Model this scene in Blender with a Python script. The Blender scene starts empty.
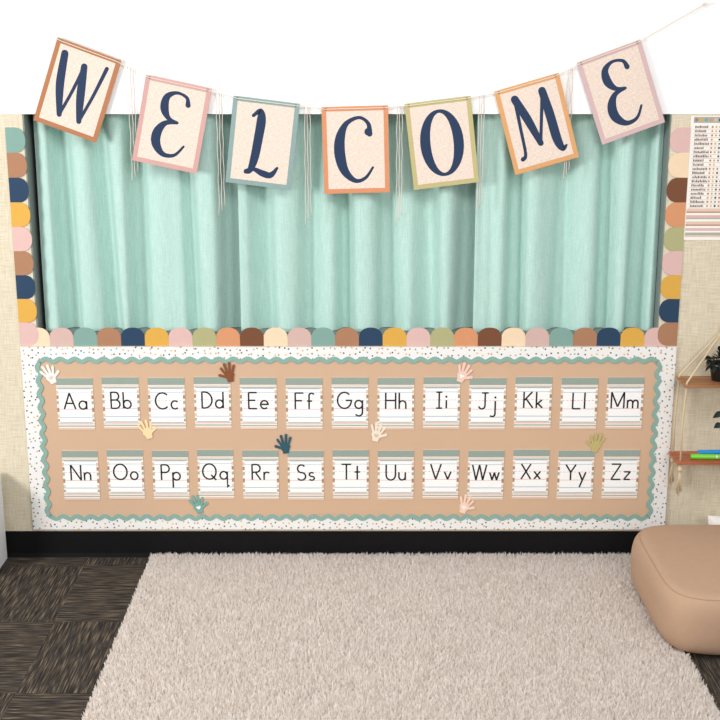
import bpy, math, random
import numpy as np
from mathutils import Vector
random.seed(7); rng=np.random.default_rng(7)
S=bpy.context.scene
try:
    S.view_settings.view_transform='Standard'
except Exception: pass

# ---------------------------------------------------------------- camera
F=1200.0; TH=math.radians(14.2); D=5.35; H=2.325
cam=bpy.data.cameras.new('camera'); cam.lens=F/720*36; cam.sensor_width=36
co=bpy.data.objects.new('camera',cam); S.collection.objects.link(co)
co.location=(0,-D,H); co.rotation_euler=(math.pi/2-TH,0,0); S.camera=co
def W(u,v,Y=0.0):
    xc=(u-360)/F; yc=(360-v)/F
    dy=math.cos(TH)+yc*math.sin(TH); dz=-math.sin(TH)+yc*math.cos(TH)
    t=(Y+D)/dy
    return t*xc, H+t*dz
def G(u,v,Z=0.0):
    xc=(u-360)/F; yc=(360-v)/F
    dy=math.cos(TH)+yc*math.sin(TH); dz=-math.sin(TH)+yc*math.cos(TH)
    t=(Z-H)/dz
    return t*xc, -D+t*dy

# ---------------------------------------------------------------- materials
def lin(c):
    return tuple(((x/255)/12.92 if x/255<=0.04045 else ((x/255+0.055)/1.055)**2.4) for x in c)+(1,)
MC={}
def mat(name,rgb,rough=0.75,var=0.05,scale=30,bump=0.0,bscale=200,spec=0.3):
    if name in MC: return MC[name]
    m=bpy.data.materials.new(name); m.use_nodes=True; nt=m.node_tree; N=nt.nodes; L=nt.links
    b=N['Principled BSDF']; b.inputs['Roughness'].default_value=rough
    b.inputs['Specular IOR Level'].default_value=spec
    c=lin(rgb)
    tc=N.new('ShaderNodeTexCoord'); no=N.new('ShaderNodeTexNoise'); no.inputs['Scale'].default_value=scale
    L.new(tc.outputs['Object'],no.inputs['Vector'])
    mx=N.new('ShaderNodeMix'); mx.data_type='RGBA'
    mx.inputs[6].default_value=tuple(x*(1-var) for x in c[:3])+(1,)
    mx.inputs[7].default_value=tuple(min(1,x*(1+var)) for x in c[:3])+(1,)
    L.new(no.outputs['Fac'],mx.inputs[0]); L.new(mx.outputs[2],b.inputs['Base Color'])
    if bump>0:
        n2=N.new('ShaderNodeTexNoise'); n2.inputs['Scale'].default_value=bscale
        L.new(tc.outputs['Object'],n2.inputs['Vector'])
        bp=N.new('ShaderNodeBump'); bp.inputs['Strength'].default_value=bump; bp.inputs['Distance'].default_value=0.005
        L.new(n2.outputs['Fac'],bp.inputs['Height']); L.new(bp.outputs['Normal'],b.inputs['Normal'])
    MC[name]=m; return m

def ramp(N,stops,interp='LINEAR'):
    r=N.new('ShaderNodeValToRGB'); r.color_ramp.interpolation=interp
    e=r.color_ramp.elements
    while len(e)<len(stops): e.new(0.5)
    for i,(p,c) in enumerate(stops):
        e[i].position=p; e[i].color=lin(c)
    return r

def weave(name,stops,s1,s2,mixf=0.5,rough=0.9,bump=0.3,sheen=0.0):
    m=bpy.data.materials.new(name); m.use_nodes=True; N=m.node_tree.nodes; L=m.node_tree.links
    b=N['Principled BSDF']; b.inputs['Roughness'].default_value=rough; b.inputs['Sheen Weight'].default_value=sheen
    b.inputs['Specular IOR Level'].default_value=0.25
    tc=N.new('ShaderNodeTexCoord'); cols=[]
    for sc in (s1,s2):
        mp=N.new('ShaderNodeMapping'); mp.inputs['Scale'].default_value=sc
        no=N.new('ShaderNodeTexNoise'); no.inputs['Scale'].default_value=1; no.inputs['Detail'].default_value=3
        L.new(tc.outputs['Object'],mp.inputs['Vector']); L.new(mp.outputs[0],no.inputs['Vector']); cols.append(no)
    mx=N.new('ShaderNodeMix'); mx.inputs[0].default_value=mixf
    L.new(cols[0].outputs['Fac'],mx.inputs[2]); L.new(cols[1].outputs['Fac'],mx.inputs[3])
    r=ramp(N,stops); L.new(mx.outputs[0],r.inputs[0]); L.new(r.outputs[0],b.inputs['Base Color'])
    bp=N.new('ShaderNodeBump'); bp.inputs['Strength'].default_value=bump; bp.inputs['Distance'].default_value=0.0015
    L.new(mx.outputs[0],bp.inputs['Height']); L.new(bp.outputs[0],b.inputs['Normal'])
    return m
def carpet_mat():
    m=bpy.data.materials.new('striated_carpet_tile'); m.use_nodes=True; N=m.node_tree.nodes; L=m.node_tree.links
    b=N['Principled BSDF']; b.inputs['Roughness'].default_value=1; b.inputs['Specular IOR Level'].default_value=0.1
    tc=N.new('ShaderNodeTexCoord'); res=[]
    for sc in ((170,9,1),(9,170,1)):
        mp=N.new('ShaderNodeMapping'); mp.inputs['Scale'].default_value=sc
        no=N.new('ShaderNodeTexNoise'); no.inputs['Scale'].default_value=1; no.inputs['Detail'].default_value=2.5
        L.new(tc.outputs['Object'],mp.inputs['Vector']); L.new(mp.outputs[0],no.inputs['Vector']); res.append(no)
    ck=N.new('ShaderNodeTexChecker'); ck.inputs['Scale'].default_value=1.7
    ck.inputs['Color1'].default_value=(1,1,1,1); ck.inputs['Color2'].default_value=(0,0,0,1)
    mpc=N.new('ShaderNodeMapping'); mpc.inputs['Location'].default_value=(0.12,0.1,0.31)
    L.new(tc.outputs['Object'],mpc.inputs[0]); L.new(mpc.outputs[0],ck.inputs['Vector'])
    mx=N.new('ShaderNodeMix'); L.new(ck.outputs['Fac'],mx.inputs[0]); L.new(res[0].outputs['Fac'],mx.inputs[2]); L.new(res[1].outputs['Fac'],mx.inputs[3])
    r=ramp(N,[(0.34,(40,37,36)),(0.47,(58,53,50)),(0.57,(78,70,62)),(0.68,(120,104,86))])
    L.new(mx.outputs[0],r.inputs[0]); L.new(r.outputs[0],b.inputs['Base Color'])
    bp=N.new('ShaderNodeBump'); bp.inputs['Strength'].default_value=0.3; bp.inputs['Distance'].default_value=0.003
    L.new(mx.outputs[0],bp.inputs['Height']); L.new(bp.outputs[0],b.inputs['Normal'])
    return m
def dotted_mat():
    m=bpy.data.materials.new('confetti_dot_paper'); m.use_nodes=True; N=m.node_tree.nodes; L=m.node_tree.links
    b=N['Principled BSDF']; b.inputs['Roughness'].default_value=0.6
    tc=N.new('ShaderNodeTexCoord'); sp=N.new('ShaderNodeSeparateXYZ'); cb=N.new('ShaderNodeCombineXYZ')
    L.new(tc.outputs['Object'],sp.inputs[0]); L.new(sp.outputs[0],cb.inputs[0]); L.new(sp.outputs[2],cb.inputs[1])
    vo=N.new('ShaderNodeTexVoronoi'); vo.voronoi_dimensions='2D'; vo.inputs['Scale'].default_value=40; vo.inputs['Randomness'].default_value=0.75
    L.new(cb.outputs[0],vo.inputs['Vector'])
    lt=N.new('ShaderNodeMath'); lt.operation='LESS_THAN'; lt.inputs[1].default_value=0.16; L.new(vo.outputs['Distance'],lt.inputs[0])
    sc=N.new('ShaderNodeSeparateColor'); L.new(vo.outputs['Color'],sc.inputs[0])
    r=ramp(N,[(0,(50,72,100)),(0.2,(190,130,88)),(0.4,(115,75,55)),(0.55,(120,168,158)),(0.7,(228,178,90)),(0.85,(205,155,145))],'CONSTANT')
    L.new(sc.outputs[0],r.inputs[0])
    mx=N.new('ShaderNodeMix'); mx.data_type='RGBA'; mx.inputs[6].default_value=lin((238,237,235))
    L.new(lt.outputs[0],mx.inputs[0]); L.new(r.outputs[0],mx.inputs[7]); L.new(mx.outputs[2],b.inputs['Base Color'])
    return m
def pile_mat():
    m=bpy.data.materials.new('cream_shag_yarn'); m.use_nodes=True; N=m.node_tree.nodes; L=m.node_tree.links
    b=N['Principled BSDF']; b.inputs['Roughness'].default_value=0.9; b.inputs['Specular IOR Level'].default_value=0.1
    g=N.new('ShaderNodeNewGeometry')
    r=ramp(N,[(0,(232,222,214)),(0.5,(244,238,233)),(1,(253,250,248))])
    L.new(g.outputs['Random Per Island'],r.inputs[0]); L.new(r.outputs[0],b.inputs['Base Color'])
    out=N['Material Output']; tr=N.new('ShaderNodeBsdfTranslucent'); L.new(r.outputs[0],tr.inputs[0])
    ms=N.new('ShaderNodeMixShader'); ms.inputs[0].default_value=0.4
    L.new(b.outputs[0],ms.inputs[1]); L.new(tr.outputs[0],ms.inputs[2]); L.new(ms.outputs[0],out.inputs[0])
    return m
def wood_mat(name,a,bc):
    m=bpy.data.materials.new(name); m.use_nodes=True; N=m.node_tree.nodes; L=m.node_tree.links
    b=N['Principled BSDF']; b.inputs['Roughness'].default_value=0.5
    tc=N.new('ShaderNodeTexCoord'); mp=N.new('ShaderNodeMapping'); mp.inputs['Scale'].default_value=(4,60,60)
    no=N.new('ShaderNodeTexNoise'); no.inputs['Scale'].default_value=1; no.inputs['Detail'].default_value=4
    L.new(tc.outputs['Object'],mp.inputs[0]); L.new(mp.outputs[0],no.inputs[0])
    r=ramp(N,[(0.35,a),(0.65,bc)]); L.new(no.outputs['Fac'],r.inputs[0]); L.new(r.outputs[0],b.inputs['Base Color'])
    return m

# ---------------------------------------------------------------- mesh builder
class MB:
    def __init__(s): s.v=[]; s.f=[]; s.m=[]; s.mats=[]
    def mi(s,m):
        if m not in s.mats: s.mats.append(m)
        return s.mats.index(m)
    def add(s,vs,fs,m):
        o=len(s.v); s.v+= [tuple(x) for x in vs]; k=s.mi(m)
        for f in fs: s.f.append(tuple(i+o for i in f)); s.m.append(k)
    def quad(s,x0,x1,z0,z1,y,m):
        s.add([(x0,y,z0),(x1,y,z0),(x1,y,z1),(x0,y,z1)],[(0,1,2,3)],m)
    def box(s,x0,x1,y0,y1,z0,z1,m):
        s.add([(x0,y0,z0),(x1,y0,z0),(x1,y1,z0),(x0,y1,z0),(x0,y0,z1),(x1,y0,z1),(x1,y1,z1),(x0,y1,z1)],
              [(0,3,2,1),(4,5,6,7),(0,1,5,4),(1,2,6,5),(2,3,7,6),(3,0,4,7)],m)
    def plate(s,pts,y0,y1,m):
        n=len(pts); vs=[(x,y0,z) for x,z in pts]+[(x,y1,z) for x,z in pts]
        fs=[tuple(range(n)),tuple(range(2*n-1,n-1,-1))]
        fs+=[(i,i+n,(i+1)%n+n,(i+1)%n) for i in range(n)]
        s.add(vs,fs,m)
    def ribbon(s,pts,w,y,m,closed=False):
        n=len(pts)
        if isinstance(w,(int,float)): w=[w]*n
        L=[];R=[]
        for i in range(n):
            p=Vector(pts[i]); a=Vector(pts[i-1]) if (i>0 or closed) else None; b=Vector(pts[(i+1)%n]) if (i<n-1 or closed) else None
            d1=(p-a).normalized() if a is not None and (p-a).length>1e-9 else None
            d2=(b-p).normalized() if b is not None and (b-p).length>1e-9 else None
            if d1 is None: d1=d2
            if d2 is None: d2=d1
            t=d1+d2
            t=t.normalized() if t.length>1e-4 else d1
            nn=Vector((-t.y,t.x)); c=max(0.5,abs(nn.dot(Vector((-d2.y,d2.x)))))
            h=w[i]/2/c; L.append(p+nn*h); R.append(p-nn*h)
        vs=[(q.x,y,q.y) for q in L]+[(q.x,y,q.y) for q in R]
        fs=[]
        for i in range(n if closed else n-1):
            j=(i+1)%n; fs.append((n+i,n+j,j,i))
        s.add(vs,fs,m)
    def disc(s,cx,cz,r,y,m,k=12,rz=None):
        rz=rz or r
        s.add([(cx+r*math.cos(2*math.pi*i/k),y,cz+rz*math.sin(2*math.pi*i/k)) for i in range(k)],[tuple(range(k))],m)
    def tube(s,pts,r,m,k=8,caps=True):
        n=len(pts); P=[Vector(p) for p in pts]; vs=[];fs=[]
        rr=r if isinstance(r,list) else [r]*n
        for i in range(n):
            t=(P[min(i+1,n-1)]-P[max(i-1,0)]).normalized()
            u=t.cross(Vector((0,1,0.01)));
            if u.length<1e-3: u=t.cross(Vector((1,0,0)))
            u.normalize(); w_=t.cross(u).normalized()
            for j in range(k):
                a=2*math.pi*j/k; vs.append(P[i]+(u*math.cos(a)+w_*math.sin(a))*rr[i])
        for i in range(n-1):
            for j in range(k):
                fs.append((i*k+j,i*k+(j+1)%k,(i+1)*k+(j+1)%k,(i+1)*k+j))
        if caps: fs.append(tuple(range(k-1,-1,-1))); fs.append(tuple((n-1)*k+j for j in range(k)))
        s.add(vs,fs,m)
    def lathe(s,prof,c,m,k=28):
        vs=[];fs=[];n=len(prof)
        for r,z in prof:
            for j in range(k):
                a=2*math.pi*j/k; vs.append((c[0]+r*math.cos(a),c[1]+r*math.sin(a),c[2]+z))
        for i in range(n-1):
            for j in range(k): fs.append((i*k+j,i*k+(j+1)%k,(i+1)*k+(j+1)%k,(i+1)*k+j))
        fs.append(tuple(range(k-1,-1,-1))); fs.append(tuple((n-1)*k+j for j in range(k)))
        s.add(vs,fs,m)
    def obj(s,name,origin=(0,0,0),parent=None,smooth=False,**props):
        me=bpy.data.meshes.new(name)
        o=Vector(origin)
        me.from_pydata([tuple(Vector(v)-o) for v in s.v],[],s.f)
        for m in s.mats: me.materials.append(m)
        me.polygons.foreach_set('material_index',s.m)
        if smooth: me.polygons.foreach_set('use_smooth',[True]*len(me.polygons))
        me.update()
        ob=bpy.data.objects.new(name,me); S.collection.objects.link(ob)
        if parent:
            ob.parent=parent; ob.location=o-parent.location
        else: ob.location=o
        for k_,v_ in props.items(): ob[k_]=v_
        return ob
def empty(name,loc,**props):
    e=bpy.data.objects.new(name,None); S.collection.objects.link(e); e.location=loc; e.empty_display_size=0.1
    for k,v in props.items(): e[k]=v
    return e

# ---------------------------------------------------------------- setting
WALL=weave('woven_wall_fabric',[(0.36,(202,189,162)),(0.5,(217,206,182)),(0.64,(229,221,201))],(260,1,12),(14,1,260)); CARPET=carpet_mat()
black=mat('black_rubber',(16,15,17),0.7,0.1,spec=0.15)
white_paint=mat('white_paint',(253,253,253),0.7,0.01)
frame_grey=mat('grey_window_frame',(128,138,134),0.5,0.05)
XL,XR=-3.0,3.0
oxl=W(22.5,120)[0]; oxr=W(671.5,120)[0]
oz0=W(350,335)[1]; oz1=W(350,114)[1]
bulk_y=-0.004
b=MB(); b.box(XL,XR,-6.4,0.3,-0.05,0,CARPET); b.obj('floor',kind='structure')
b=MB()
b.box(XL,oxl,0,0.3,0,oz1,WALL); b.box(oxr,XR,0,0.3,0,oz1,WALL); b.box(oxl,oxr,0,0.3,0,oz0,WALL)
b.obj('wall_back',kind='structure')
b=MB(); b.box(XL,XR,bulk_y,0.3,oz1,3.0,white_paint); b.obj('wall_soffit',kind='structure')
bz=W(350,531)[1]
b=MB(); pr=[(0,-0.001),(0,bz),(-0.006,bz),(-0.007,0.02),(-0.012,0.004),(-0.014,0.0)]
vs=[(XL,y,max(z,0)) for y,z in pr]+[(XR,y,max(z,0)) for y,z in pr]; n=len(pr)
b.add(vs,[(i,i+1,i+1+n,i+n) for i in range(n-1)]+[tuple(range(n)),tuple(range(2*n-1,n-1,-1))],black)
b.obj('baseboard_back',kind='structure')
b=MB(); glass=mat('pale_window_glass',(190,205,205),0.1,0.02)
fw=0.05
b.box(oxl,oxl+fw,0.16,0.22,oz0,oz1,frame_grey); b.box(oxr-fw,oxr,0.16,0.22,oz0,oz1,frame_grey)
b.box(oxl,oxr,0.16,0.22,oz0,oz0+fw,frame_grey); b.box(oxl,oxr,0.16,0.22,oz1-fw,oz1,frame_grey)
for k in (1,2): 
    xx=oxl+(oxr-oxl)*k/3; b.box(xx-0.02,xx+0.02,0.16,0.22,oz0,oz1,frame_grey)
b.box(oxl,oxr,0.19,0.20,oz0,oz1,glass)
b.box(oxl,oxl+0.006,0.002,0.16,oz0,oz1,frame_grey); b.box(oxr-0.006,oxr,0.002,0.16,oz0,oz1,frame_grey)
b.box(oxl,oxr,0.002,0.16,oz0,oz0+0.004,frame_grey)
b.obj('window_1',kind='structure')

# ---------------------------------------------------------------- curtains
CM=weave('mint_linen_curtain',[(0.38,(172,207,198)),(0.5,(182,215,206)),(0.62,(193,223,215))],(420,60,14),(50,60,420),0.4,0.65,0.1,0.15)
def curtain(u0,u1,yb,folds,seed,label):
    r=random.Random(seed)
    z0=oz0+0.006; z1=oz1-0.004
    x0=W(u0,200,0.05)[0]; x1=W(u1,200,0.05)[0]
    nx=int((x1-x0)/0.0035); nz=36
    FX=[(W(u,200,0.05)[0],hw*0.0046,d,sl) for u,hw,d,sl in folds]
    ph=[r.uniform(0,6.28) for _ in range(6)]
    vs=[];fs=[]
    for j in range(nz+1):
        tz=j/nz; z=z0+(z1-z0)*tz; g=1-tz
        for i in range(nx+1):
            t=i/nx; x=x0+(x1-x0)*t
            ew=min(1,min(t,1-t)*(x1-x0)/0.05)
            y=0
            for (fx,hw,d,sl) in FX:
                q=(x-fx-sl*g)/(hw*(1+0.3*g))
                y+=2.5*d*math.exp(-q*q)*(0.8+0.4*g)
            y+=0.008*math.sin(x*36+2.2*math.sin(x*5+ph[0])+0.8*g+ph[1])*(0.6+0.6*g)+0.0012*math.sin(x*95+2*math.sin(x*9+ph[2])+ph[3])+0.003*math.sin(z*6+x*22+ph[4])
            y+=0.014*math.sin(x*15+ph[5]-0.5*g)
            y=0.058*math.tanh(y/0.058)
            xx=x+0.004*ew*math.sin(x*42+ph[2])
            vs.append((xx,yb+y,z))
    w=nx+1
    for j in range(nz):
        for i in range(nx): fs.append((j*w+i,j*w+i+1,(j+1)*w+i+1,(j+1)*w+i))
    b=MB(); b.add(vs,fs,CM)
    return b.obj('curtain',origin=((x0+x1)/2,yb,z0),smooth=True,label=label,category='curtain',group='mint curtains in the window')
lab='pale mint linen-look curtain hanging in soft irregular folds'
YC=0.082
curtain(37,241,YC,[(47,8,-.02,.02),(62,6,.04,.01),(84,12,-.02,-.01),(101,6,.034,.03),(120,10,-.02,.02),(137,6,.04,-.01),(165,16,-.014,.01),(188,6,.028,.02),(206,14,-.018,.0),(228,7,.02,-.01),(241,8,.03,0)],1,lab)
curtain(238.5,478,YC,[(238.5,7,-.03,.0),(247,5,-.012,.01),(262,7,.026,.02),(285,18,-.016,.0),(312,7,.024,-.02),(330,10,-.012,.01),(345,6,.045,.01),(364,12,-.022,.0),(386,6,.045,.01),(405,10,-.01,.01),(428,7,.024,.02),(445,11,-.02,.0),(466,8,.022,-.01),(478,9,.03,.0)],2,lab)
curtain(475.5,662,YC,[(475.5,7,-.03,.0),(486,4,-.01,.0),(500,10,-.02,.01),(516,6,.045,.01),(540,14,-.014,.0),(566,7,.03,-.01),(585,12,-.016,.01),(606,6,.034,.02),(625,10,-.02,.0),(643,6,.04,-.01),(655,5,-.015,.0)],3,lab)

# ---------------------------------------------------------------- scalloped border
SC={'teal':(128,163,154),'brown':(170,124,94),'navy':(38,64,92),'mustard':(218,168,74),'pink':(218,182,176),
    'olive':(174,172,126),'orange':(212,148,106),'dark':(118,74,50),'cream':(238,212,180),'lilac':(208,176,168)}
def smat(k): return mat('scallop_'+k,SC[k],0.7,0.03)
def dome(b,cx,cz,w,h,ang,y,m):
    base=h*0.42
    loc=[(-w/2,0),(w/2,0)]
    for i in range(19):
        a=math.pi*i/18
        ca_,sa_=math.cos(a),math.sin(a)
        loc.append((w/2*math.copysign(abs(ca_)**0.88,ca_),base+(h-base)*abs(sa_)**0.88))
    ca,sa=math.cos(ang),math.sin(ang)
    P=[(cx+px*sa+pz*ca, cz-px*ca+pz*sa) for px,pz in loc]
    b.plate(P,y-0.003,y,m)
by=-0.0005
zb=W(350,345.8)[1]; h=W(350,327.5)[1]-zb
xL=W(26,338)[0]; xR=W(668,338)[0]
seq=['cream','lilac','teal','brown','navy','mustard','pink','olive','orange','dark']
n=27; w=(xR-xL)/n
b=MB()
for i in range(n):
    dome(b,xL+w*(i+.5),zb,w,h,math.pi/2,by-(0.0004*(i%2)),smat(seq[i%10]))
b.obj('scalloped_border',origin=((xL+xR)/2,0,zb),label='multicoloured scalloped paper border strip along the window sill',category='border trim',group='scalloped window border')
zc0=W(350,334)[1]; zc1=W(350,140)[1]; ph=(zc1-zc0)/8
wd=W(24.5,120)[0]-W(5,120)[0]
b=MB(); lf=['pink','mustard','navy','brown','pink','mustard','navy','brown','teal']
xl0=W(5,125)[0]
for i,k in enumerate(lf):
    dome(b,xl0,zc0+ph*i,ph,wd,0,by-0.001-(0.0004*(i%2)),smat(k))
b.obj('scalloped_border',origin=(xl0,0,zb),label='multicoloured scalloped paper border strip beside the window edge',category='border trim',group='scalloped window border')
b=MB(); rt=['brown','navy','mustard','pink','olive','orange','dark','cream','pink']
xr0=W(691,125)[0]
for i,k in enumerate(rt):
    dome(b,xr0,zc0+ph*i,ph,wd*1.05,math.pi,by-0.001-(0.0004*(i%2)),smat(k))
b.obj('scalloped_border',origin=(xr0,0,zb),label='multicoloured scalloped paper border strip beside the window edge',category='border trim',group='scalloped window border')

# ---------------------------------------------------------------- bulletin board
bx0=W(21,347)[0]; bx1=W(676,346)[0]; bz1=W(350,346.5)[1]; bz0=W(350,528.5)[1]
kraft=mat('kraft_backing_paper',(209,176,147),0.85,0.02,4)
dots=dotted_mat(); teal=mat('teal_trim_paper',(138,174,164),0.7,0.04)
bb=empty('bulletin_board',((bx0+bx1)/2,0,bz0),label='wide tan bulletin board with confetti border and teal wavy trim',category='bulletin board')
b=MB(); b.box(bx0+0.01,bx1-0.01,-0.010,-0.0002,bz0+0.01,bz1-0.01,kraft)
b.obj('backing_paper',origin=bb.location,parent=bb)
tx=0.080; tz=0.064
b=MB(); y0,y1=-0.0125,-0.0003
ix0,ix1,iz0,iz1=bx0+tx,bx1-tx,bz0+tz,bz1-tz
b.box(bx0,bx1,y0,y1,bz0,iz0,dots); b.box(bx0,bx1,y0,y1,iz1,bz1,dots)
b.box(bx0,ix0,y0,y1,iz0,iz1,dots); b.box(ix1,bx1,y0,y1,iz0,iz1,dots)
b.obj('dotted_border',origin=bb.location,parent=bb,label='white paper border printed with small confetti dots')
pts=[];per=0.066
def side(p,q,nrm):
    p=Vector(p);q=Vector(q);L=(q-p).length;nw=round(L/per);st=nw*16
    for i in range(1,st):
        t=i/st; s_=0.5-0.5*math.cos(2*math.pi*nw*t); pts.append(tuple(p+(q-p)*t+Vector(nrm)*(s_*0.014-0.004)))
side((ix0,iz0),(ix1,iz0),(0,-1)); side((ix1,iz0),(ix1,iz1),(1,0)); side((ix1,iz1),(ix0,iz1),(0,1)); side((ix0,iz1),(ix0,iz0),(-1,0))
b=MB(); b.ribbon(pts,0.020,-0.0136,teal,closed=True)
ob=b.obj('wavy_trim',origin=bb.location,parent=bb,label='teal wavy trim strip')
sol=ob.modifiers.new('t','SOLIDIFY'); sol.thickness=0.0012; sol.offset=0

# ---------------------------------------------------------------- stroke letters
def arc(cx,cy,rx,ry,a0,a1,n=14):
    return [(cx+rx*math.cos(math.radians(a0+(a1-a0)*i/n)),cy+ry*math.sin(math.radians(a0+(a1-a0)*i/n))) for i in range(n+1)]
c_=lambda ox=0.25:arc(ox,.25,.25,.25,0,360,22)
def glyphs():
    g={}
    g['A']=(.76,[[(0,0),(.38,1)],[(.38,1),(.76,0)],[(.14,.36),(.62,.36)]])
    g['B']=(.58,[[(0,0),(0,1)],[(0,1),(.28,1)]+arc(.28,.76,.24,.24,90,-90)+[(0,.52)],[(0,.52),(.3,.52)]+arc(.32,.26,.26,.26,90,-90)+[(0,0)]])
    g['C']=(.8,[arc(.46,.5,.46,.5,45,315,22)])
    g['D']=(.66,[[(0,0),(0,1)],[(0,1),(.16,1)]+arc(.16,.5,.5,.5,90,-90,20)+[(0,0)]])
    g['E']=(.55,[[(0,0),(0,1)],[(0,1),(.55,1)],[(0,.52),(.45,.52)],[(0,0),(.55,0)]])
    g['F']=(.55,[[(0,0),(0,1)],[(0,1),(.55,1)],[(0,.52),(.45,.52)]])
    g['G']=(.92,[arc(.46,.5,.46,.5,45,360,26)+[(.55,.5)]])
    g['H']=(.66,[[(0,0),(0,1)],[(.66,0),(.66,1)],[(0,.52),(.66,.52)]])
    g['I']=(.4,[[(.2,0),(.2,1)],[(0,1),(.4,1)],[(0,0),(.4,0)]])
    g['J']=(.6,[[(.42,1),(.42,.25)]+arc(.21,.22,.21,.22,0,-165),[(.2,1),(.64,1)]])
    g['K']=(.6,[[(0,0),(0,1)],[(.55,1),(0,.45)],[(.14,.58),(.6,0)]])
    g['L']=(.52,[[(0,1),(0,0)],[(0,0),(.52,0)]])
    g['M']=(.84,[[(0,0),(0,1)],[(0,1),(.42,.1)],[(.42,.1),(.84,1)],[(.84,1),(.84,0)]])
    g['N']=(.68,[[(0,0),(0,1)],[(0,1),(.68,0)],[(.68,0),(.68,1)]])
    g['O']=(.92,[arc(.46,.5,.46,.5,0,360,28)])
    g['P']=(.55,[[(0,0),(0,1)],[(0,1),(.28,1)]+arc(.29,.75,.26,.25,90,-90)+[(0,.5)]])
    g['Q']=(.95,[arc(.46,.5,.46,.5,0,360,28),[(.58,.28),(.92,-.06)]])
    g['R']=(.58,[[(0,0),(0,1)],[(0,1),(.28,1)]+arc(.29,.75,.26,.25,90,-90)+[(0,.5)],[(.22,.5),(.58,0)]])
    g['S']=(.58,[arc(.29,.75,.26,.25,35,270,16)+arc(.29,.25,.29,.25,90,-150,16)[1:]])
    g['T']=(.66,[[(.33,0),(.33,1)],[(0,1),(.66,1)]])
    g['U']=(.64,[[(0,1),(0,.32)]+arc(.32,.32,.32,.32,180,360,16)+[(.64,1)]])
    g['V']=(.72,[[(0,1),(.36,0)],[(.36,0),(.72,1)]])
    g['W']=(1.0,[[(0,1),(.26,0)],[(.26,0),(.5,1)],[(.5,1),(.74,0)],[(.74,0),(1.0,1)]])
    g['X']=(.66,[[(0,1),(.66,0)],[(0,0),(.66,1)]])
    g['Y']=(.68,[[(0,1),(.34,.5)],[(.68,1),(.34,.5)],[(.34,.5),(.34,0)]])
    g['Z']=(.64,[[(0,1),(.64,1)],[(.64,1),(0,0)],[(0,0),(.64,0)]])
    g['a']=(.5,[c_(),[(.5,.5),(.5,0)]])
    g['b']=(.5,[c_(),[(0,1),(0,0)]])
    g['c']=(.46,[arc(.25,.25,.25,.25,45,315)])
    g['d']=(.5,[c_(),[(.5,1),(.5,0)]])
    g['e']=(.5,[[(0.01,.27)]+arc(.25,.25,.25,.25,4,315,20)])
    g['f']=(.4,[arc(.3,.82,.17,.17,30,180)+[(.13,0)],[(0,.5),(.34,.5)]])
    g['g']=(.5,[c_(),[(.5,.5),(.5,-.25)]+arc(.26,-.25,.24,.22,0,-150)])
    g['h']=(.44,[[(0,1),(0,0)],[(0,.25)]+arc(.22,.28,.22,.22,180,0)+[(.44,0)]])
    g['i']=(.08,[[(.04,.5),(.04,0)],arc(.04,.72,.02,.02,0,360,6)])
    g['j']=(.3,[[(.26,.5),(.26,-.28)]+arc(.08,-.28,.18,.2,0,-140),arc(.26,.72,.02,.02,0,360,6)])
    g['k']=(.4,[[(0,1),(0,0)],[(.36,.5),(0,.2)],[(.1,.28),(.4,0)]])
    g['l']=(.06,[[(.03,1),(.03,0)]])
    g['m']=(.7,[[(0,.5),(0,0)],[(0,.27)]+arc(.175,.32,.175,.18,180,0)+[(.35,0)],[(.35,.27)]+arc(.525,.32,.175,.18,180,0)+[(.7,0)]])
    g['n']=(.42,[[(0,.5),(0,0)],[(0,.27)]+arc(.21,.29,.21,.21,180,0)+[(.42,0)]])
    g['o']=(.5,[c_()])
    g['p']=(.5,[c_(),[(0,.5),(0,-.5)]])
    g['q']=(.6,[c_(),[(.5,.5),(.5,-.5)]+[(.62,-.38)]])
    g['r']=(.36,[[(0,.5),(0,0)],[(0,.25)]+arc(.2,.29,.2,.21,180,40)])
    g['s']=(.36,[arc(.18,.375,.16,.125,35,270,12)+arc(.18,.125,.18,.125,90,-150,12)[1:]])
    g['t']=(.36,[[(.18,.9),(.18,0)],[(0,.5),(.36,.5)]])
    g['u']=(.44,[[(0,.5),(0,.22)]+arc(.22,.22,.22,.22,180,360)+[(.44,.5)],[(.44,.5),(.44,0)]])
    g['v']=(.44,[[(0,.5),(.22,0)],[(.22,0),(.44,.5)]])
    g['w']=(.66,[[(0,.5),(.17,0)],[(.17,0),(.33,.5)],[(.33,.5),(.49,0)],[(.49,0),(.66,.5)]])
    g['x']=(.42,[[(0,.5),(.42,0)],[(0,0),(.42,.5)]])
    g['y']=(.46,[[(0,.5),(.23,0)],[(.46,.5),(.05,-.48)]])
    g['z']=(.42,[[(0,.5),(.42,.5)],[(.42,.5),(0,0)],[(0,0),(.42,0)]])
    return g
GL=glyphs()
ink=mat('black_ink',(24,24,28),0.6,0.0)
cardw=mat('card_white',(250,250,249),0.55,0.005)
sage=mat('card_sage_band',(150,164,154),0.7,0.15,300)
stripeA=mat('card_peach_stripe',(226,196,176),0.7,0.03)
stripeB=mat('card_tan_stripe',(172,136,110),0.7,0.05)
stripeC=mat('card_grey_stripe',(168,174,164),0.7,0.05)
cream=mat('card_cream',(246,240,233),0.7,0.02)
rl_red=mat('ruled_line_red',(230,136,128),0.7,0); rl_blue=mat('ruled_line_grey',(150,172,184),0.7,0)
letters='ABCDEFGHIJKLMNOPQRSTUVWXYZ'
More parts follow.
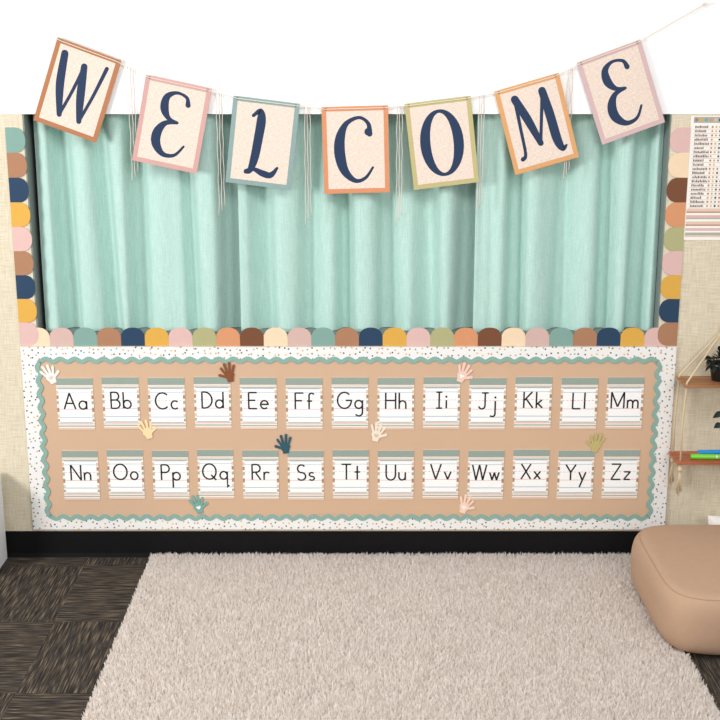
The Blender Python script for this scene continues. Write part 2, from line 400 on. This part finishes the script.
def alpha_card(ch,cx,ztop,cw,chh,row):
    b=MB(); x0,x1=cx-cw/2,cx+cw/2; yb=-0.0105; y=-0.0128
    z=lambda t: ztop-chh*t
    b.box(x0,x1,y,yb,z(1),z(0),cream)
    s=0.0003
    b.quad(x0,x1,z(.135),z(0),y-s,sage)
    for a,c,m in ((.15,.165,stripeA),(.178,.198,stripeC),(.24,.30,stripeA),(.33,.40,stripeB),(.44,.50,stripeC),(.57,.65,stripeB),(.70,.76,stripeA),(.79,.84,stripeC),(.87,.895,stripeA),(.915,.94,stripeC),(.96,1.0,stripeA)):
        b.quad(x0,x1,z(c),z(a),y-s,m)
    e=cw*0.055
    b.quad(x0+e,x1-e,z(.85),z(.20),y-2*s,cardw)
    for t,m in ((.20,rl_blue),(.85,rl_blue)): b.quad(x0+e,x1-e,z(t+.012),z(t),y-3*s,m)
    capz=z(.285); basez=z(.595); midz=(capz+basez)/2
    b.quad(x0+e,x1-e,capz,capz+0.002,y-3*s,rl_blue)
    for k in range(9):
        xa=x0+e+(cw-2*e)*k/9; b.quad(xa,xa+(cw-2*e)/9*0.6,midz,midz+0.002,y-3*s,rl_red)
    b.quad(x0+e,x1-e,basez-0.002,basez,y-3*s,rl_red)
    b.quad(x0+e,x1-e,z(.76),z(.748),y-3*s,rl_blue)
    hh=capz-basez; g1=GL[ch]; g2=GL[ch.lower()]; gap=.24
    sx=0.9; tw=(g1[0]+gap+g2[0])*hh
    if tw*sx>cw*0.74: sx=cw*0.74/tw
    xs=cx-tw*sx/2; 
    k=0
    for (wd_,strokes),off in ((g1,0),(g2,(g1[0]+gap)*hh*sx)):
        for st in strokes:
            P=[(xs+off+px*hh*sx,basez+pz*hh) for px,pz in st]
            b.ribbon(P,0.0074,y-4*s-0.00004*k,ink); k+=1
    return b.obj('alphabet_card',origin=(cx,yb,z(.5)),label=f'white ruled alphabet card printed {ch}{ch.lower()} with sage striped edge',category='alphabet card',group='alphabet cards on the bulletin board')
for i in range(26):
    row=i//13; c=i%13
    if row==0: u=76+(624-76)*c/12; va,vb,wp=377,428.5,36.5
    else: u=81.5+(620-81.5)*c/12; va,vb,wp=449.5,498.5,35.8
    vm=(va+vb)/2; cx=W(u,vm)[0]; cw=W(u+wp/2,vm)[0]-W(u-wp/2,vm)[0]
    dv=[0.6,-.4,.3,-.8,0,.5,-.3,.2,-.6,.4,-.9,.1,-.5][c]
    zt=W(u,va+dv*0.8)[1]; zbm=W(u,vb+dv*0.8)[1]
    alpha_card(letters[i],cx,zt,cw,zt-zbm,row)

# ---------------------------------------------------------------- hand cut-outs
def hand(u,v,rgb,name,ang,mirror=1,heart=None,size=0.090,label=''):
    m=mat('paper_'+name,rgb,0.8,0.03); cx,cz=W(u,v); b=MB(); y1=-0.0127; y0=-0.0145
    R=size; ca,sa=math.cos(math.radians(ang)),math.sin(math.radians(ang))
    def T(x,z): x*=mirror; return (cx+(x*ca-z*sa)*R, cz+(x*sa+z*ca)*R)
    def flat(P,k,yb=None):
        Q=[T(*p) for p in P]
        if mirror==-1: Q=Q[::-1]
        b.plate(Q,y0-0.00006*k,y1,m)
    flat([(.25*math.cos(a)*(1.05 if math.sin(a)>0 else .9),-.19+.26*math.sin(a)) for a in [2*math.pi*i/24 for i in range(24)]],0)
    flat([(-.15,-.52),(.15,-.52),(.19,-.28),(-.19,-.28)],1)
    for (bx,bz_,a,L_,w_,k) in ((-.17,-.08,24,.40,.066,0),(-.06,-.05,8,.52,.070,1),(.06,-.05,-8,.50,.070,2),(.17,-.09,-25,.40,.062,3),(.13,-.25,-62,.40,.072,4)):
        a=math.radians(90+a); dx,dz=math.cos(a),math.sin(a); nx_,nz_=-dz,dx
        P=[(bx-nx_*w_*.85,bz_-nz_*w_*.85)]
        ex,ez=bx+dx*L_,bz_+dz*L_
        a0=math.atan2(-nz_,-nx_)
        for i in range(9):
            t=a0+math.pi*i/8; P.append((ex+w_*math.cos(t),ez+w_*math.sin(t)))
        P.append((bx+nx_*w_*.85,bz_+nz_*w_*.85))
        flat(P,k+2)
    if heart:
        hm=mat('paper_heart_'+heart[0],heart[1],0.7,0.02)
        P=[]
        for i in range(24):
            t=2*math.pi*i/24; P.append((0.0075*16*math.sin(t)**3, -.2+0.0075*(13*math.cos(t)-5*math.cos(2*t)-2*math.cos(3*t)-math.cos(4*t))))
        b.add([(T(*p)[0],y0-0.0008,T(*p)[1]) for p in P][::-1],[tuple(range(24))],hm)
    b.obj('hand_cutout',origin=(cx,y1,cz),label=label,category='paper cutout',group='paper hand cutouts on the bulletin board')
hand(50,373.5,(242,238,232),'white',25,1,('pink',(226,200,190)),label='white paper hand cutout above the first alphabet card')
hand(229,371.5,(134,80,50),'brown',12,-1,label='dark brown paper hand cutout overlapping the wavy trim')
hand(463,372,(240,205,190),'blush',-22,1,('white',(250,245,240)),label='blush pink paper hand cutout at the wavy trim')
hand(147,428.5,(250,218,170),'peach',18,1,label='pale peach paper hand cutout below the upper cards')
hand(285,443,(48,88,102),'navy',8,-1,label='dark blue paper hand cutout between the card rows')
hand(377,431,(240,226,208),'cream',-12,1,('tan',(225,190,165)),label='cream paper hand cutout between the card rows')
hand(596,441.5,(190,178,116),'olive',-10,-1,label='olive green paper hand cutout between the card rows')
hand(198,503,(118,170,160),'teal',14,1,('white',(250,245,240)),label='teal paper hand cutout with a small white heart')
hand(465,503,(246,212,190),'apricot',-18,1,('white',(250,245,240)),label='pale apricot paper hand cutout at the lower trim')

# ---------------------------------------------------------------- welcome banner
navy=mat('navy_print',(30,52,84),0.6,0.05)
cardface=weave('banner_card_face',[(0.38,(216,194,178)),(0.5,(230,211,197)),(0.62,(240,225,213))],(420,1,60),(60,1,420),0.5,0.8,0.1)
YB=-0.022
zz=W(357,107)[1]
ban=empty('welcome_banner',(W(357,107)[0],YB,zz),label='WELCOME banner of bordered letter cards strung on twine over curtains',category='banner')
def blob(b,x,z,r,T,y): 
    P=[T(x+r*math.cos(2*math.pi*i/14),z+r*math.sin(2*math.pi*i/14)) for i in range(14)]
    b.add([(p[0],y,p[1]) for p in P],[tuple(range(14))],navy)
def spline(P,n=8):
    out=[]
    Q=[P[0]]+list(P)+[P[-1]]
    for i in range(1,len(Q)-2):
        for j in range(n):
            t=j/n
            out.append(tuple(0.5*((2*Q[i][k])+(-Q[i-1][k]+Q[i+1][k])*t+(2*Q[i-1][k]-5*Q[i][k]+4*Q[i+1][k]-Q[i+2][k])*t*t+(-Q[i-1][k]+3*Q[i][k]-3*Q[i+1][k]+Q[i+2][k])*t**3) for k in range(3)))
    out.append(tuple(P[-1])); return out
def big_letter(b,ch,T,sc,y):
    cnt=[0]
    def br(P):
        Q=spline(P); k=cnt[0]; cnt[0]+=1
        b.ribbon([T(p[0],p[1]) for p in Q],[p[2]*sc for p in Q],y-0.00009*k,navy)
        for e in (Q[0],Q[-1]): blob(b,e[0],e[1],e[2]/2,T,y-0.00009*k-0.00004)
    if ch=='C':
        br([(.22,.74,.09),(.20,.90,.06),(.06,.99,.05),(-.14,.90,.08),(-.24,.68,.15),(-.25,.42,.17),(-.18,.17,.13),(-.02,.02,.07),(.14,.06,.05),(.26,.22,.035)])
        blob(b,.20,.77,.06,T,y-.0006)
    elif ch=='O':
        A=[360*i/48 for i in range(48)]
        b.ribbon([T(.26*math.cos(math.radians(a)),.5+.49*math.sin(math.radians(a))) for a in A],[(.05+.11*abs(math.cos(math.radians(a)))**1.5)*sc for a in A],y,navy,True)
    elif ch=='L':
        br([(-.18,.90,.05),(-.08,.98,.08),(-.05,.85,.14),(-.07,.55,.14),(-.10,.25,.13),(-.15,.06,.09),(-.22,.02,.05)])
        br([(-.22,.04,.05),(-.10,.08,.06),(.05,.03,.10),(.18,.02,.09),(.27,.14,.04)])
    elif ch=='E':
        br([(.20,.84,.08),(.16,.95,.05),(0,.99,.05),(-.14,.90,.10),(-.15,.72,.13),(-.06,.58,.07),(.08,.54,.045)])
        br([(.08,.54,.045),(-.10,.50,.08),(-.20,.34,.14),(-.19,.16,.14),(-.06,.02,.08),(.12,.04,.05),(.24,.20,.035)])
    elif ch=='M':
        br([(-.34,.03,.07),(-.28,.10,.05),(-.26,.5,.05),(-.24,.95,.06)])
        br([(-.24,.96,.12),(-.12,.6,.13),(-.01,.2,.09)])
        br([(-.01,.2,.05),(.10,.6,.05),(.20,.95,.06)])
        br([(.20,.97,.12),(.23,.6,.14),(.25,.2,.14),(.30,.03,.09),(.37,.06,.035)])
    elif ch=='W':
        br([(-.34,.97,.11),(-.28,.5,.13),(-.16,.05,.08)])
        br([(-.16,.05,.05),(-.07,.45,.05),(0,.88,.05)])
        br([(0,.88,.10),(.07,.45,.13),(.16,.05,.08)])
        br([(.16,.05,.05),(.26,.5,.05),(.34,.97,.06)])
cards=[('W',65,131.5,20,'rust',(176,118,80)),('E',164.5,167,12,'dusty_rose',(206,160,154)),('L',258,186,7,'slate_teal',(138,162,160)),
       ('C',357,193,-1.5,'terracotta',(212,142,102)),('O',446.5,186,-7,'olive',(188,178,126)),('M',547,166,-16,'amber',(216,160,106)),('E',633.5,133.5,-20,'blush',(208,178,176))]
tops=[]
for idx,(ch,u,v,ang,cn,rgb) in enumerate(cards):
    cx,cz=W(u,v,YB); cw=W(u+33,v-40,YB)[0]-W(u-33,v-40,YB)[0]; chh=cw*1.30
    a=-math.radians(ang); ca,sa=math.cos(a),math.sin(a)
    def T(x,z,sc=cw,ca=ca,sa=sa,cx=cx,cz=cz): 
        x*=sc; z*=sc; return (cx+x*ca-z*sa, cz+x*sa+z*ca)
    hN=chh/cw
    b=MB(); bm=mat('banner_border_'+cn,rgb,0.65,0.05)
    y0=YB-0.0015*(idx%2)
    b.plate([T(-.5,0),T(.5,0),T(.5,hN),T(-.5,hN)],y0-0.002,y0,bm)
    q=[T(-.43,.07),T(.43,.07),T(.43,hN-.07),T(-.43,hN-.07)]
    b.add([(p[0],y0-0.0024,p[1]) for p in q],[(0,1,2,3)],cardface)
    LH=.97
    def TL(x,z,T=T): return T(x*LH,.17+z*LH)
    big_letter(b,ch,TL,cw*LH,y0-0.003)
    eye=mat('eyelet_grey',(120,112,104),0.5,0)
    for sx_ in (-.44,.44):
        ex,ez=T(sx_,hN-.035); b.disc(ex,ez,0.006,y0-0.0030,eye)
    b.obj('banner_card',origin=(cx,y0,cz),parent=ban,label=f'cream letter card {ch} with {cn.replace("_"," ")} border')
    tops.append((T(-.44,hN-.035),T(.44,hN-.035)))
twine=mat('natural_twine',(226,214,200),0.9,0.1,300)
b=MB(); P=[]
first=tops[0][0]; P.append((first[0]-0.28,YB-0.004,first[1]+0.16))
for (l,r_) in tops:
    P.append((l[0],YB-0.005,l[1])); P.append((r_[0],YB-0.005,r_[1]))
last=tops[-1][1]; P.append((last[0]+0.28,YB-0.004,last[1]+0.16))
b.tube(P,0.002,twine,6)
for p in (P[0],P[-1]):
    b.tube([(p[0],bulk_y-0.0002,p[2]),(p[0],YB-0.01,p[2])],0.006,twine,8)
b.obj('twine',origin=ban.location,parent=ban)
yarnm=mat('blush_yarn',(222,208,198),0.9,0.15,200)
for (uu,vb_,i) in ((134.5,182,0),(221.5,216,1),(308,226,2),(398.5,226,3),(479,213,4),(566,181,5)):
    b=MB()
    (r0),(l1)=tops[i][1],tops[i+1][0]
    for k in range(3):
        xb,zb_=W(uu-2.2+2.6*k,vb_-k*5,YB)
        topx=xb; 
        t=(topx-r0[0])/max(1e-6,(l1[0]-r0[0])); t=min(1,max(0,t)); zt=r0[1]+(l1[1]-r0[1])*t
        topx=r0[0]+(l1[0]-r0[0])*t
        pp=[]
        for j in range(25):
            s_=j/24; pp.append((topx+(xb-topx)*min(1,s_*3)+0.0015*math.sin(s_*24+k*2),YB+0.006+0.002*k,zt+(zb_-zt)*s_))
        b.tube(pp,0.0017,yarnm,5)
    b.obj('hanging_yarn',origin=(xb,YB,zt),parent=ban,smooth=True)

# ---------------------------------------------------------------- poster on the right wall
px0=W(687,180)[0]; px1=W(755,180)[0]; pz1=oz1-0.008; pz0=W(700,240)[1]
b=MB(); y=-0.003
b.box(px0,px1,y,-0.0002,pz0,pz1,cream)
dark=mat('poster_print_grey',(112,92,88),0.7,0.1)
b.quad(px0+0.012,px1-0.012,pz1-0.030,pz1-0.004,y-0.0003,stripeC)
cl=['brown','mustard','teal','orange','pink','navy']
for i in range(14):
    b.disc(px0+0.024+i*0.021,pz1-0.017,0.0075,y-0.0006,smat(cl[i%6]))
z=pz1-0.04; i=0; zend=pz0+0.15
while z>zend:
    b.quad(px0+0.012,px1-0.012,z-0.0175,z-0.0163,y-0.0003,stripeB)
    xx=px0+0.020
    for k in range(random.randint(7,10)):
        wl=random.uniform(0.003,0.006); b.quad(xx,xx+wl,z-0.0125,z-random.uniform(0.001,0.005),y-0.0004,dark); xx+=wl+0.0022
    for k in range(12):
        xq=px0+0.096+k*0.017
        if xq<px1-0.02 and random.random()<0.9:
            b.disc(xq,z-0.0075,0.0048,y-0.0004,smat(cl[(i*3+k)%6]),8)
    z-=0.0182; i+=1
z0_=zend-0.010
for k,(hh,mm) in enumerate([(0.012,stripeA),(0.006,stripeB),(0.010,cream),(0.012,smat('pink')),(0.006,stripeC),(0.010,cream),(0.014,stripeA),(0.006,stripeB),(0.010,cream),(0.012,smat('pink')),(0.008,cream),(0.012,stripeC),(0.008,stripeA)]):
    b.quad(px0+0.006,px1-0.006,z0_-hh,z0_,y-0.0003,mm); z0_-=hh
b.obj('wall_chart',origin=(px0,0,pz0),label='white wall chart with printed rows, coloured dots and striped bottom',category='poster')

# ---------------------------------------------------------------- hanging rope shelf
wood=wood_mat('honey_wood',(136,86,54),(180,128,84)); wood2=wood_mat('red_wood',(150,78,50),(188,108,74))
rope=mat('cream_rope',(214,192,158),0.95,0.15,200)
yF,yK=-0.20,-0.04; th=0.013
sl=W(680,386,-0.12)[0]; apx=W(726,380,-0.1)[0]; sr=2*apx-sl
s1z=W(700,388,yF)[1]; s2z=W(700,465,yF)[1]
sh=empty('hanging_shelf',(apx,-0.1,s2z),label='two-tier wooden wall shelf hung on cream ropes',category='shelf')
b=MB(); b.box(sl,sr,yF,yK,s1z,s1z+th,wood); o=b.obj('shelf_board',origin=(apx,-0.1,s1z),parent=sh,label='honey brown upper shelf board')
mo=o.modifiers.new('b','BEVEL'); mo.width=0.002
b=MB(); b.box(sl-0.012,sr+0.012,yF,yK,s2z,s2z+th,wood2); o=b.obj('shelf_board',origin=(apx,-0.1,s2z),parent=sh,label='reddish brown lower shelf board')
mo=o.modifiers.new('b','BEVEL'); mo.width=0.002
ztop=W(722,326)[1]
for sx_ in (sl+0.012,sr-0.012):
    sg=-1 if sx_<apx else 1
    for yy in (yF+0.015,yK-0.015):
        b=MB(); pp=[(apx,-0.03,ztop)]
        n_=8
        for j in range(1,n_+1): t=j/n_; pp.append((apx+(sx_-apx)*t,-0.03+(yy+0.03)*t,ztop+(s1z+0.02-ztop)*t))
        pp.append((sx_,yy,s1z-0.01)); pp.append((sx_+sg*0.008,yy,(s1z+s2z)/2)); pp.append((sx_+sg*0.004,yy,s2z-0.02))
        b.tube(pp,0.0045,rope,8)
        b.lathe([(0.004,0.012),(0.011,0.004),(0.012,-0.008),(0.005,-0.016)][::-1],(sx_+sg*0.004,yy,s2z-0.022),rope,10)
        for k in range(7):
            a=k*0.9; b.tube([(sx_+sg*0.004,yy,s2z-0.03),(sx_+sg*0.004+0.006*math.cos(a),yy+0.006*math.sin(a),s2z-0.08),(sx_+sg*0.004+0.012*math.cos(a),yy+0.010*math.sin(a),s2z-0.13-0.01*(k%3))],0.002,rope,5)
        b.obj('rope',origin=(sx_,yy,s1z),parent=sh,smooth=True)
b=MB(); b.lathe([(0.004,-0.02),(0.01,-0.012),(0.011,0.0),(0.004,0.012)],(apx,-0.03,ztop),rope,12); b.tube([(apx,-0.001,ztop+0.004),(apx,-0.045,ztop+0.004)],0.004,rope,8)
b.obj('wall_hook',origin=(apx,-0.03,ztop),parent=sh)
def marker(x,y_,z,L_,rot,nm,rgb,r=0.0095):
    body=mat('marker_'+nm,rgb,0.35,0.02,spec=0.5)
    wh=mat('marker_white',(240,240,240),0.4,0.01)
    ca,sa=math.cos(rot),math.sin(rot)
    e=empty('marker_pen',(x,y_,z),label=f'{nm} marker pen lying on the lower shelf board',category='marker pen',group='marker pens on the shelf')
    def seg(a,c,ra,rc,m,name,lab):
        b=MB(); n_=4
        b.tube([(x+(a+(c-a)*i/n_)*ca,y_+(a+(c-a)*i/n_)*sa,z+r) for i in range(n_+1)],[ra+(rc-ra)*i/n_ for i in range(n_+1)],m,14)
        b.obj(name,origin=(x,y_,z),parent=e,smooth=False,label=lab)
    seg(0,L_*0.62,r,r,body,'barrel',nm+' barrel'); seg(L_*0.62,L_*0.66,r*0.8,r*0.8,wh,'collar','white collar'); seg(L_*0.66,L_,r,r*0.8,body,'cap',nm+' cap')
mz=s2z+th+0.0005
marker(W(690,461,-0.15)[0],-0.155,mz,0.18,-0.05,'green',(120,210,50),0.012)
marker(W(698,455,-0.10)[0],-0.10,mz,0.17,0.06,'blue',(30,150,225),0.012)
pp_x=W(720,380,-0.11)[0]; pz=s1z+th+0.0005
e=empty('potted_plant',(pp_x,-0.115,pz),label='dark leafy trailing houseplant in a black pot',category='potted plant')
pot=mat('black_pot',(22,22,24),0.35,0.05,spec=0.5); leafm=mat('dark_leaf',(22,34,28),0.5,0.4,60,spec=0.35); soil=mat('soil',(40,30,24),0.95,0.3)
b=MB(); b.lathe([(0.036,0),(0.040,0.004),(0.052,0.070),(0.054,0.082),(0.050,0.082),(0.047,0.072),(0.044,0.064)],(pp_x,-0.115,pz),pot); b.obj('pot',origin=(pp_x,-0.115,pz),parent=e,smooth=True)
b=MB(); b.lathe([(0.045,0.062),(0.03,0.069),(0.005,0.071)],(pp_x,-0.115,pz),soil); b.obj('soil',origin=(pp_x,-0.115,pz),parent=e,smooth=True)
def leaf(b,p,d,up,L_,w_):
    d=Vector(d).normalized(); s_=d.cross(Vector(up)).normalized(); nrm=s_.cross(d).normalized(); p=Vector(p)
    vs=[];fs=[];n_=7
    for i in range(n_+1):
        t=i/n_; wd_=w_*math.sin(math.pi*min(1,t**0.75*0.98+0.01)); c=p+d*L_*t-nrm*L_*0.35*t*t
        vs+= [c-s_*wd_+nrm*wd_*.3,c,c+s_*wd_+nrm*wd_*.3]
    for i in range(n_):
        for j in range(2): fs.append((i*3+j,i*3+j+1,i*3+4+j,i*3+3+j))
    b.add(vs,fs,leafm)
b=MB(); r=random.Random(3); c0=Vector((pp_x,-0.115,pz+0.072))
for k in range(42):
    a=r.uniform(0,2*math.pi); el=r.uniform(0.0,1.3); d=Vector((math.cos(a)*math.cos(el),math.sin(a)*math.cos(el)*0.6,math.sin(el)))
    if d.y>0: d.y*=0.4
    L_=r.uniform(0.02,0.065); tip=c0+d*L_
    b.tube([c0+Vector((d.x,d.y,0))*0.02,c0+d*L_*0.5,tip],0.0014,leafm,5)
    leaf(b,tip,Vector((d.x,d.y,d.z-0.3)),(0,0,1),r.uniform(0.035,0.052),r.uniform(0.013,0.018))
for k,(dx,dy) in enumerate(((-0.015,-0.102),(0.035,-0.10))):
    pts_=[]
    for j in range(16):
        t=j/15
        pts_.append(Vector((pp_x+dx*min(1,t*3),-0.115+dy*min(1,t*2.6)*0.98,pz+0.08+0.02*math.sin(min(1,t*3)*math.pi)-max(0,t-0.3)*(0.40+0.04*k))))
    b.tube(pts_,0.0016,leafm,5)
    for j in [3,5,7,9,11,12,13,14,15]:
        sg=1 if j%2==1 else -1
        leaf(b,pts_[j],(sg*0.8,-0.3,-0.6+0.3*r.random()),(0,-1,0.3),r.uniform(0.032,0.046),0.014)
b.obj('foliage',origin=(pp_x,-0.115,pz+0.07),parent=e,smooth=True)

# ---------------------------------------------------------------- shag rug
cxp,cyp=1.205+0.42,-0.215-0.42; hw=0.42; hz=0.27
rx0=G(151,556)[0]; rx1=G(633,556)[0]; ry1=-0.016; ry0=-1.62
rug=empty('shag_rug',((rx0+rx1)/2,(ry0+ry1)/2,0),label='cream shaggy area rug on dark carpet by the wall',category='rug')
backm=mat('rug_backing',(234,226,218),0.95,0.1,80)
b=MB(); b.box(rx0+0.01,rx1-0.01,ry0+0.01,ry1-0.01,0.001,0.010,backm); b.obj('backing',origin=rug.location,parent=rug)
N_=290000
x=rng.uniform(rx0+0.005,rx1-0.005,N_); y=rng.uniform(ry0+0.012,ry1-0.004,N_)
keep=~((x>cxp-hw+0.045)&(y>cyp-hw+0.045)&(y<cyp+hw-0.045)); x=x[keep]; y=y[keep]; N_=len(x)
gs=0.010
ci=np.floor(x/gs).astype(int); cj=np.floor(y/gs).astype(int)
def hsh(i,j,s): 
    v=np.sin(i*127.1+j*311.7+s*74.7)*43758.5453; return v-np.floor(v)
tx_=(ci+0.2+0.6*hsh(ci,cj,1))*gs; ty_=(cj+0.2+0.6*hsh(ci,cj,2))*gs
ta=hsh(ci,cj,3)*2*np.pi; th_=0.8+0.4*hsh(ci,cj,4)
hgt=rng.uniform(0.017,0.026,N_)*th_; wd_=rng.uniform(0.0011,0.0019,N_)
edge=np.minimum(np.minimum(x-rx0,rx1-x),np.minimum(y-ry0,ry1-y)); hgt*=np.clip(edge/0.02,0.85,1)
a2=rng.uniform(0,2*np.pi,N_)
lx=(tx_-x)*0.5+np.cos(ta)*0.006+rng.normal(0,0.002,N_); ly=(ty_-y)*0.5+np.sin(ta)*0.006+rng.normal(0,0.002,N_)
sx_,sy_=np.cos(a2),np.sin(a2)
V=np.zeros((N_,5,3),dtype=np.float32)
z0v=0.009
V[:,0]=np.stack([x-sx_*wd_,y-sy_*wd_,np.full(N_,z0v)],1); V[:,1]=np.stack([x+sx_*wd_,y+sy_*wd_,np.full(N_,z0v)],1)
mx_=x+lx*0.4; my_=y+ly*0.4
V[:,2]=np.stack([mx_+sx_*wd_*0.9,my_+sy_*wd_*0.9,z0v+hgt*0.62],1); V[:,3]=np.stack([mx_-sx_*wd_*0.9,my_-sy_*wd_*0.9,z0v+hgt*0.62],1)
V[:,4]=np.stack([x+lx,np.minimum(y+ly,-0.0145),z0v+hgt],1)
V-=np.array(rug.location,dtype=np.float32)
me=bpy.data.meshes.new('pile'); me.vertices.add(N_*5); me.vertices.foreach_set('co',V.reshape(-1))
base=np.arange(N_,dtype=np.int32)*5
lo=np.stack([base,base+1,base+2,base+3,base+3,base+2,base+4],1).reshape(-1)
me.loops.add(N_*7); me.loops.foreach_set('vertex_index',lo)
me.polygons.add(N_*2)
ls=np.stack([np.arange(N_)*7,np.arange(N_)*7+4],1).reshape(-1).astype(np.int32)
me.polygons.foreach_set('loop_start',ls)
me.update(calc_edges=True); me.validate()
me.materials.append(pile_mat())
po=bpy.data.objects.new('pile',me); S.collection.objects.link(po); po.parent=rug; po['kind']='stuff'; po['label']='long cream shag pile'

# ---------------------------------------------------------------- floor cushion
pm=mat('tan_upholstery',(184,152,127),0.9,0.05,40,0.25,500); seam=mat('tan_piping',(174,142,117),0.9,0.05)
def sqr(a,rad,p=5.5):
    c,s_=math.cos(a),math.sin(a); k=(abs(c)**p+abs(s_)**p)**(-1/p); return c*k*rad,s_*k*rad
fc=empty('floor_cushion',(cxp,cyp,0.012),label='large tan square upholstered floor cushion with rounded edges',category='cushion')
K=128; prof=[]
zl=0.012; hh_=(hz-zl)/2
for i in range(33):
    a=-math.pi/2+math.pi*i/32
    c=math.cos(a); s_=math.sin(a)
    prof.append((hw-0.08+0.08*abs(c)**0.6 , zl+hh_+hh_*math.copysign(abs(s_)**0.8,s_)))
prof2=[(0.0001,zl),(hw*0.4,zl),(hw*0.6,zl)]+prof+[(hw*0.6,hz+0.003),(hw*0.4,hz+0.005),(hw*0.15,hz+0.006),(0.0001,hz+0.006)]
vs=[];fs=[]
for (r_,z_) in prof2:
    for j in range(K):
        a=2*math.pi*j/K; q=sqr(a,r_)
        vs.append((cxp+q[0],cyp+q[1],z_))
for i in range(len(prof2)-1):
    for j in range(K): fs.append((i*K+j,i*K+(j+1)%K,(i+1)*K+(j+1)%K,(i+1)*K+j))
b=MB(); b.add(vs,fs,pm); b.obj('cushion_body',origin=(cxp,cyp,0.012),parent=fc,smooth=True)
pi_=prof[27]; ring=[]
for j in range(K+1):
    a=2*math.pi*j/K; q=sqr(a,pi_[0]); ring.append((cxp+q[0],cyp+q[1],pi_[1]))
b=MB(); b.tube(ring,0.0024,seam,8,caps=False); b.obj('piping',origin=(cxp,cyp,hz),parent=fc,smooth=True,label='tan piping seam')
wm=mat('white_plush',(240,238,234),0.95,0.03,60,0.5,300)
qx,qy=1.81,-0.11; vs=[];fs=[]
nU,nV=28,28; hv=0.125
for side_ in (1,-1):
    o=len(vs)
    for i in range(nU+1):
        for j in range(nV+1):
            s_=-1+2*i/nU; t=-1+2*j/nV
            bl=max(0,(1-abs(s_)**2.6)*(1-abs(t)**2.6))**0.5
            pin=1-0.06*math.cos(s_*math.pi/2)*abs(t)**4
            pin2=1-0.06*math.cos(t*math.pi/2)*abs(s_)**4
            vs.append((qx+s_*0.19*pin2,qy+side_*0.06*bl,hv+0.001+t*hv*pin))
    for i in range(nU):
        for j in range(nV):
            f=(o+i*(nV+1)+j,o+(i+1)*(nV+1)+j,o+(i+1)*(nV+1)+j+1,o+i*(nV+1)+j+1)
            fs.append(f if side_<0 else f[::-1])
b=MB(); b.add(vs,fs,wm); b.obj('throw_pillow',origin=(qx,qy,0),smooth=True,label='small white plush pillow behind the tan floor cushion',category='pillow')

# ---------------------------------------------------------------- white storage cabinet
sx1=W(5,540,-0.05)[0]
sb=empty('storage_cabinet',(sx1-0.2,-0.16,0),label='low white storage cabinet against the wall',category='cabinet')
wlam=mat('white_laminate',(232,236,238),0.4,0.01); tlm=mat('blue_grey_edge',(190,206,212),0.5,0.03)
ct=W(3,480,-0.15)[1]
b=MB(); b.box(sx1-0.42,sx1,-0.24,-0.03,0.0,ct,wlam); o=b.obj('body',origin=(sx1-0.2,-0.16,0),parent=sb); mo=o.modifiers.new('b','BEVEL'); mo.width=0.006
b=MB(); b.box(sx1-0.41,sx1-0.01,-0.258,-0.2405,0.03,ct-0.02,tlm); b.obj('door',origin=(sx1-0.4,-0.25,0.03),parent=sb,label='blue-grey door panel')
b=MB(); b.tube([(sx1-0.05,-0.259,ct*0.55),(sx1-0.05,-0.275,ct*0.55),(sx1-0.05,-0.275,ct*0.75),(sx1-0.05,-0.259,ct*0.75)],0.004,frame_grey,8); b.obj('handle',origin=(sx1-0.05,-0.26,ct*0.6),parent=sb,label='grey bar handle')

# ---------------------------------------------------------------- lights
def area(loc,tgt,sx,sy,e,col=(1,1,1)):
    l=bpy.data.lights.new('area_light','AREA'); l.shape='RECTANGLE'; l.size=sx; l.size_y=sy; l.energy=e; l.color=col
    o=bpy.data.objects.new('area_light',l); S.collection.objects.link(o); o.location=loc
    o.rotation_euler=(Vector(tgt)-Vector(loc)).to_track_quat('-Z','Y').to_euler(); return o
area((-3.9,-3.1,2.3),(0.6,0,1.1),1.0,1.0,128,(1,0.988,0.97))
area((2.2,-5.4,2.8),(0,0,0.9),1.8,1.4,58,(1,0.988,0.97))
area((0.2,-2.6,3.2),(0.1,-1.2,0),2.4,0.9,50,(1,0.99,0.98))
w=bpy.data.worlds.new('world'); S.world=w; w.use_nodes=True
w.node_tree.nodes['Background'].inputs[0].default_value=(1,0.993,0.98,1); w.node_tree.nodes['Background'].inputs[1].default_value=0.58
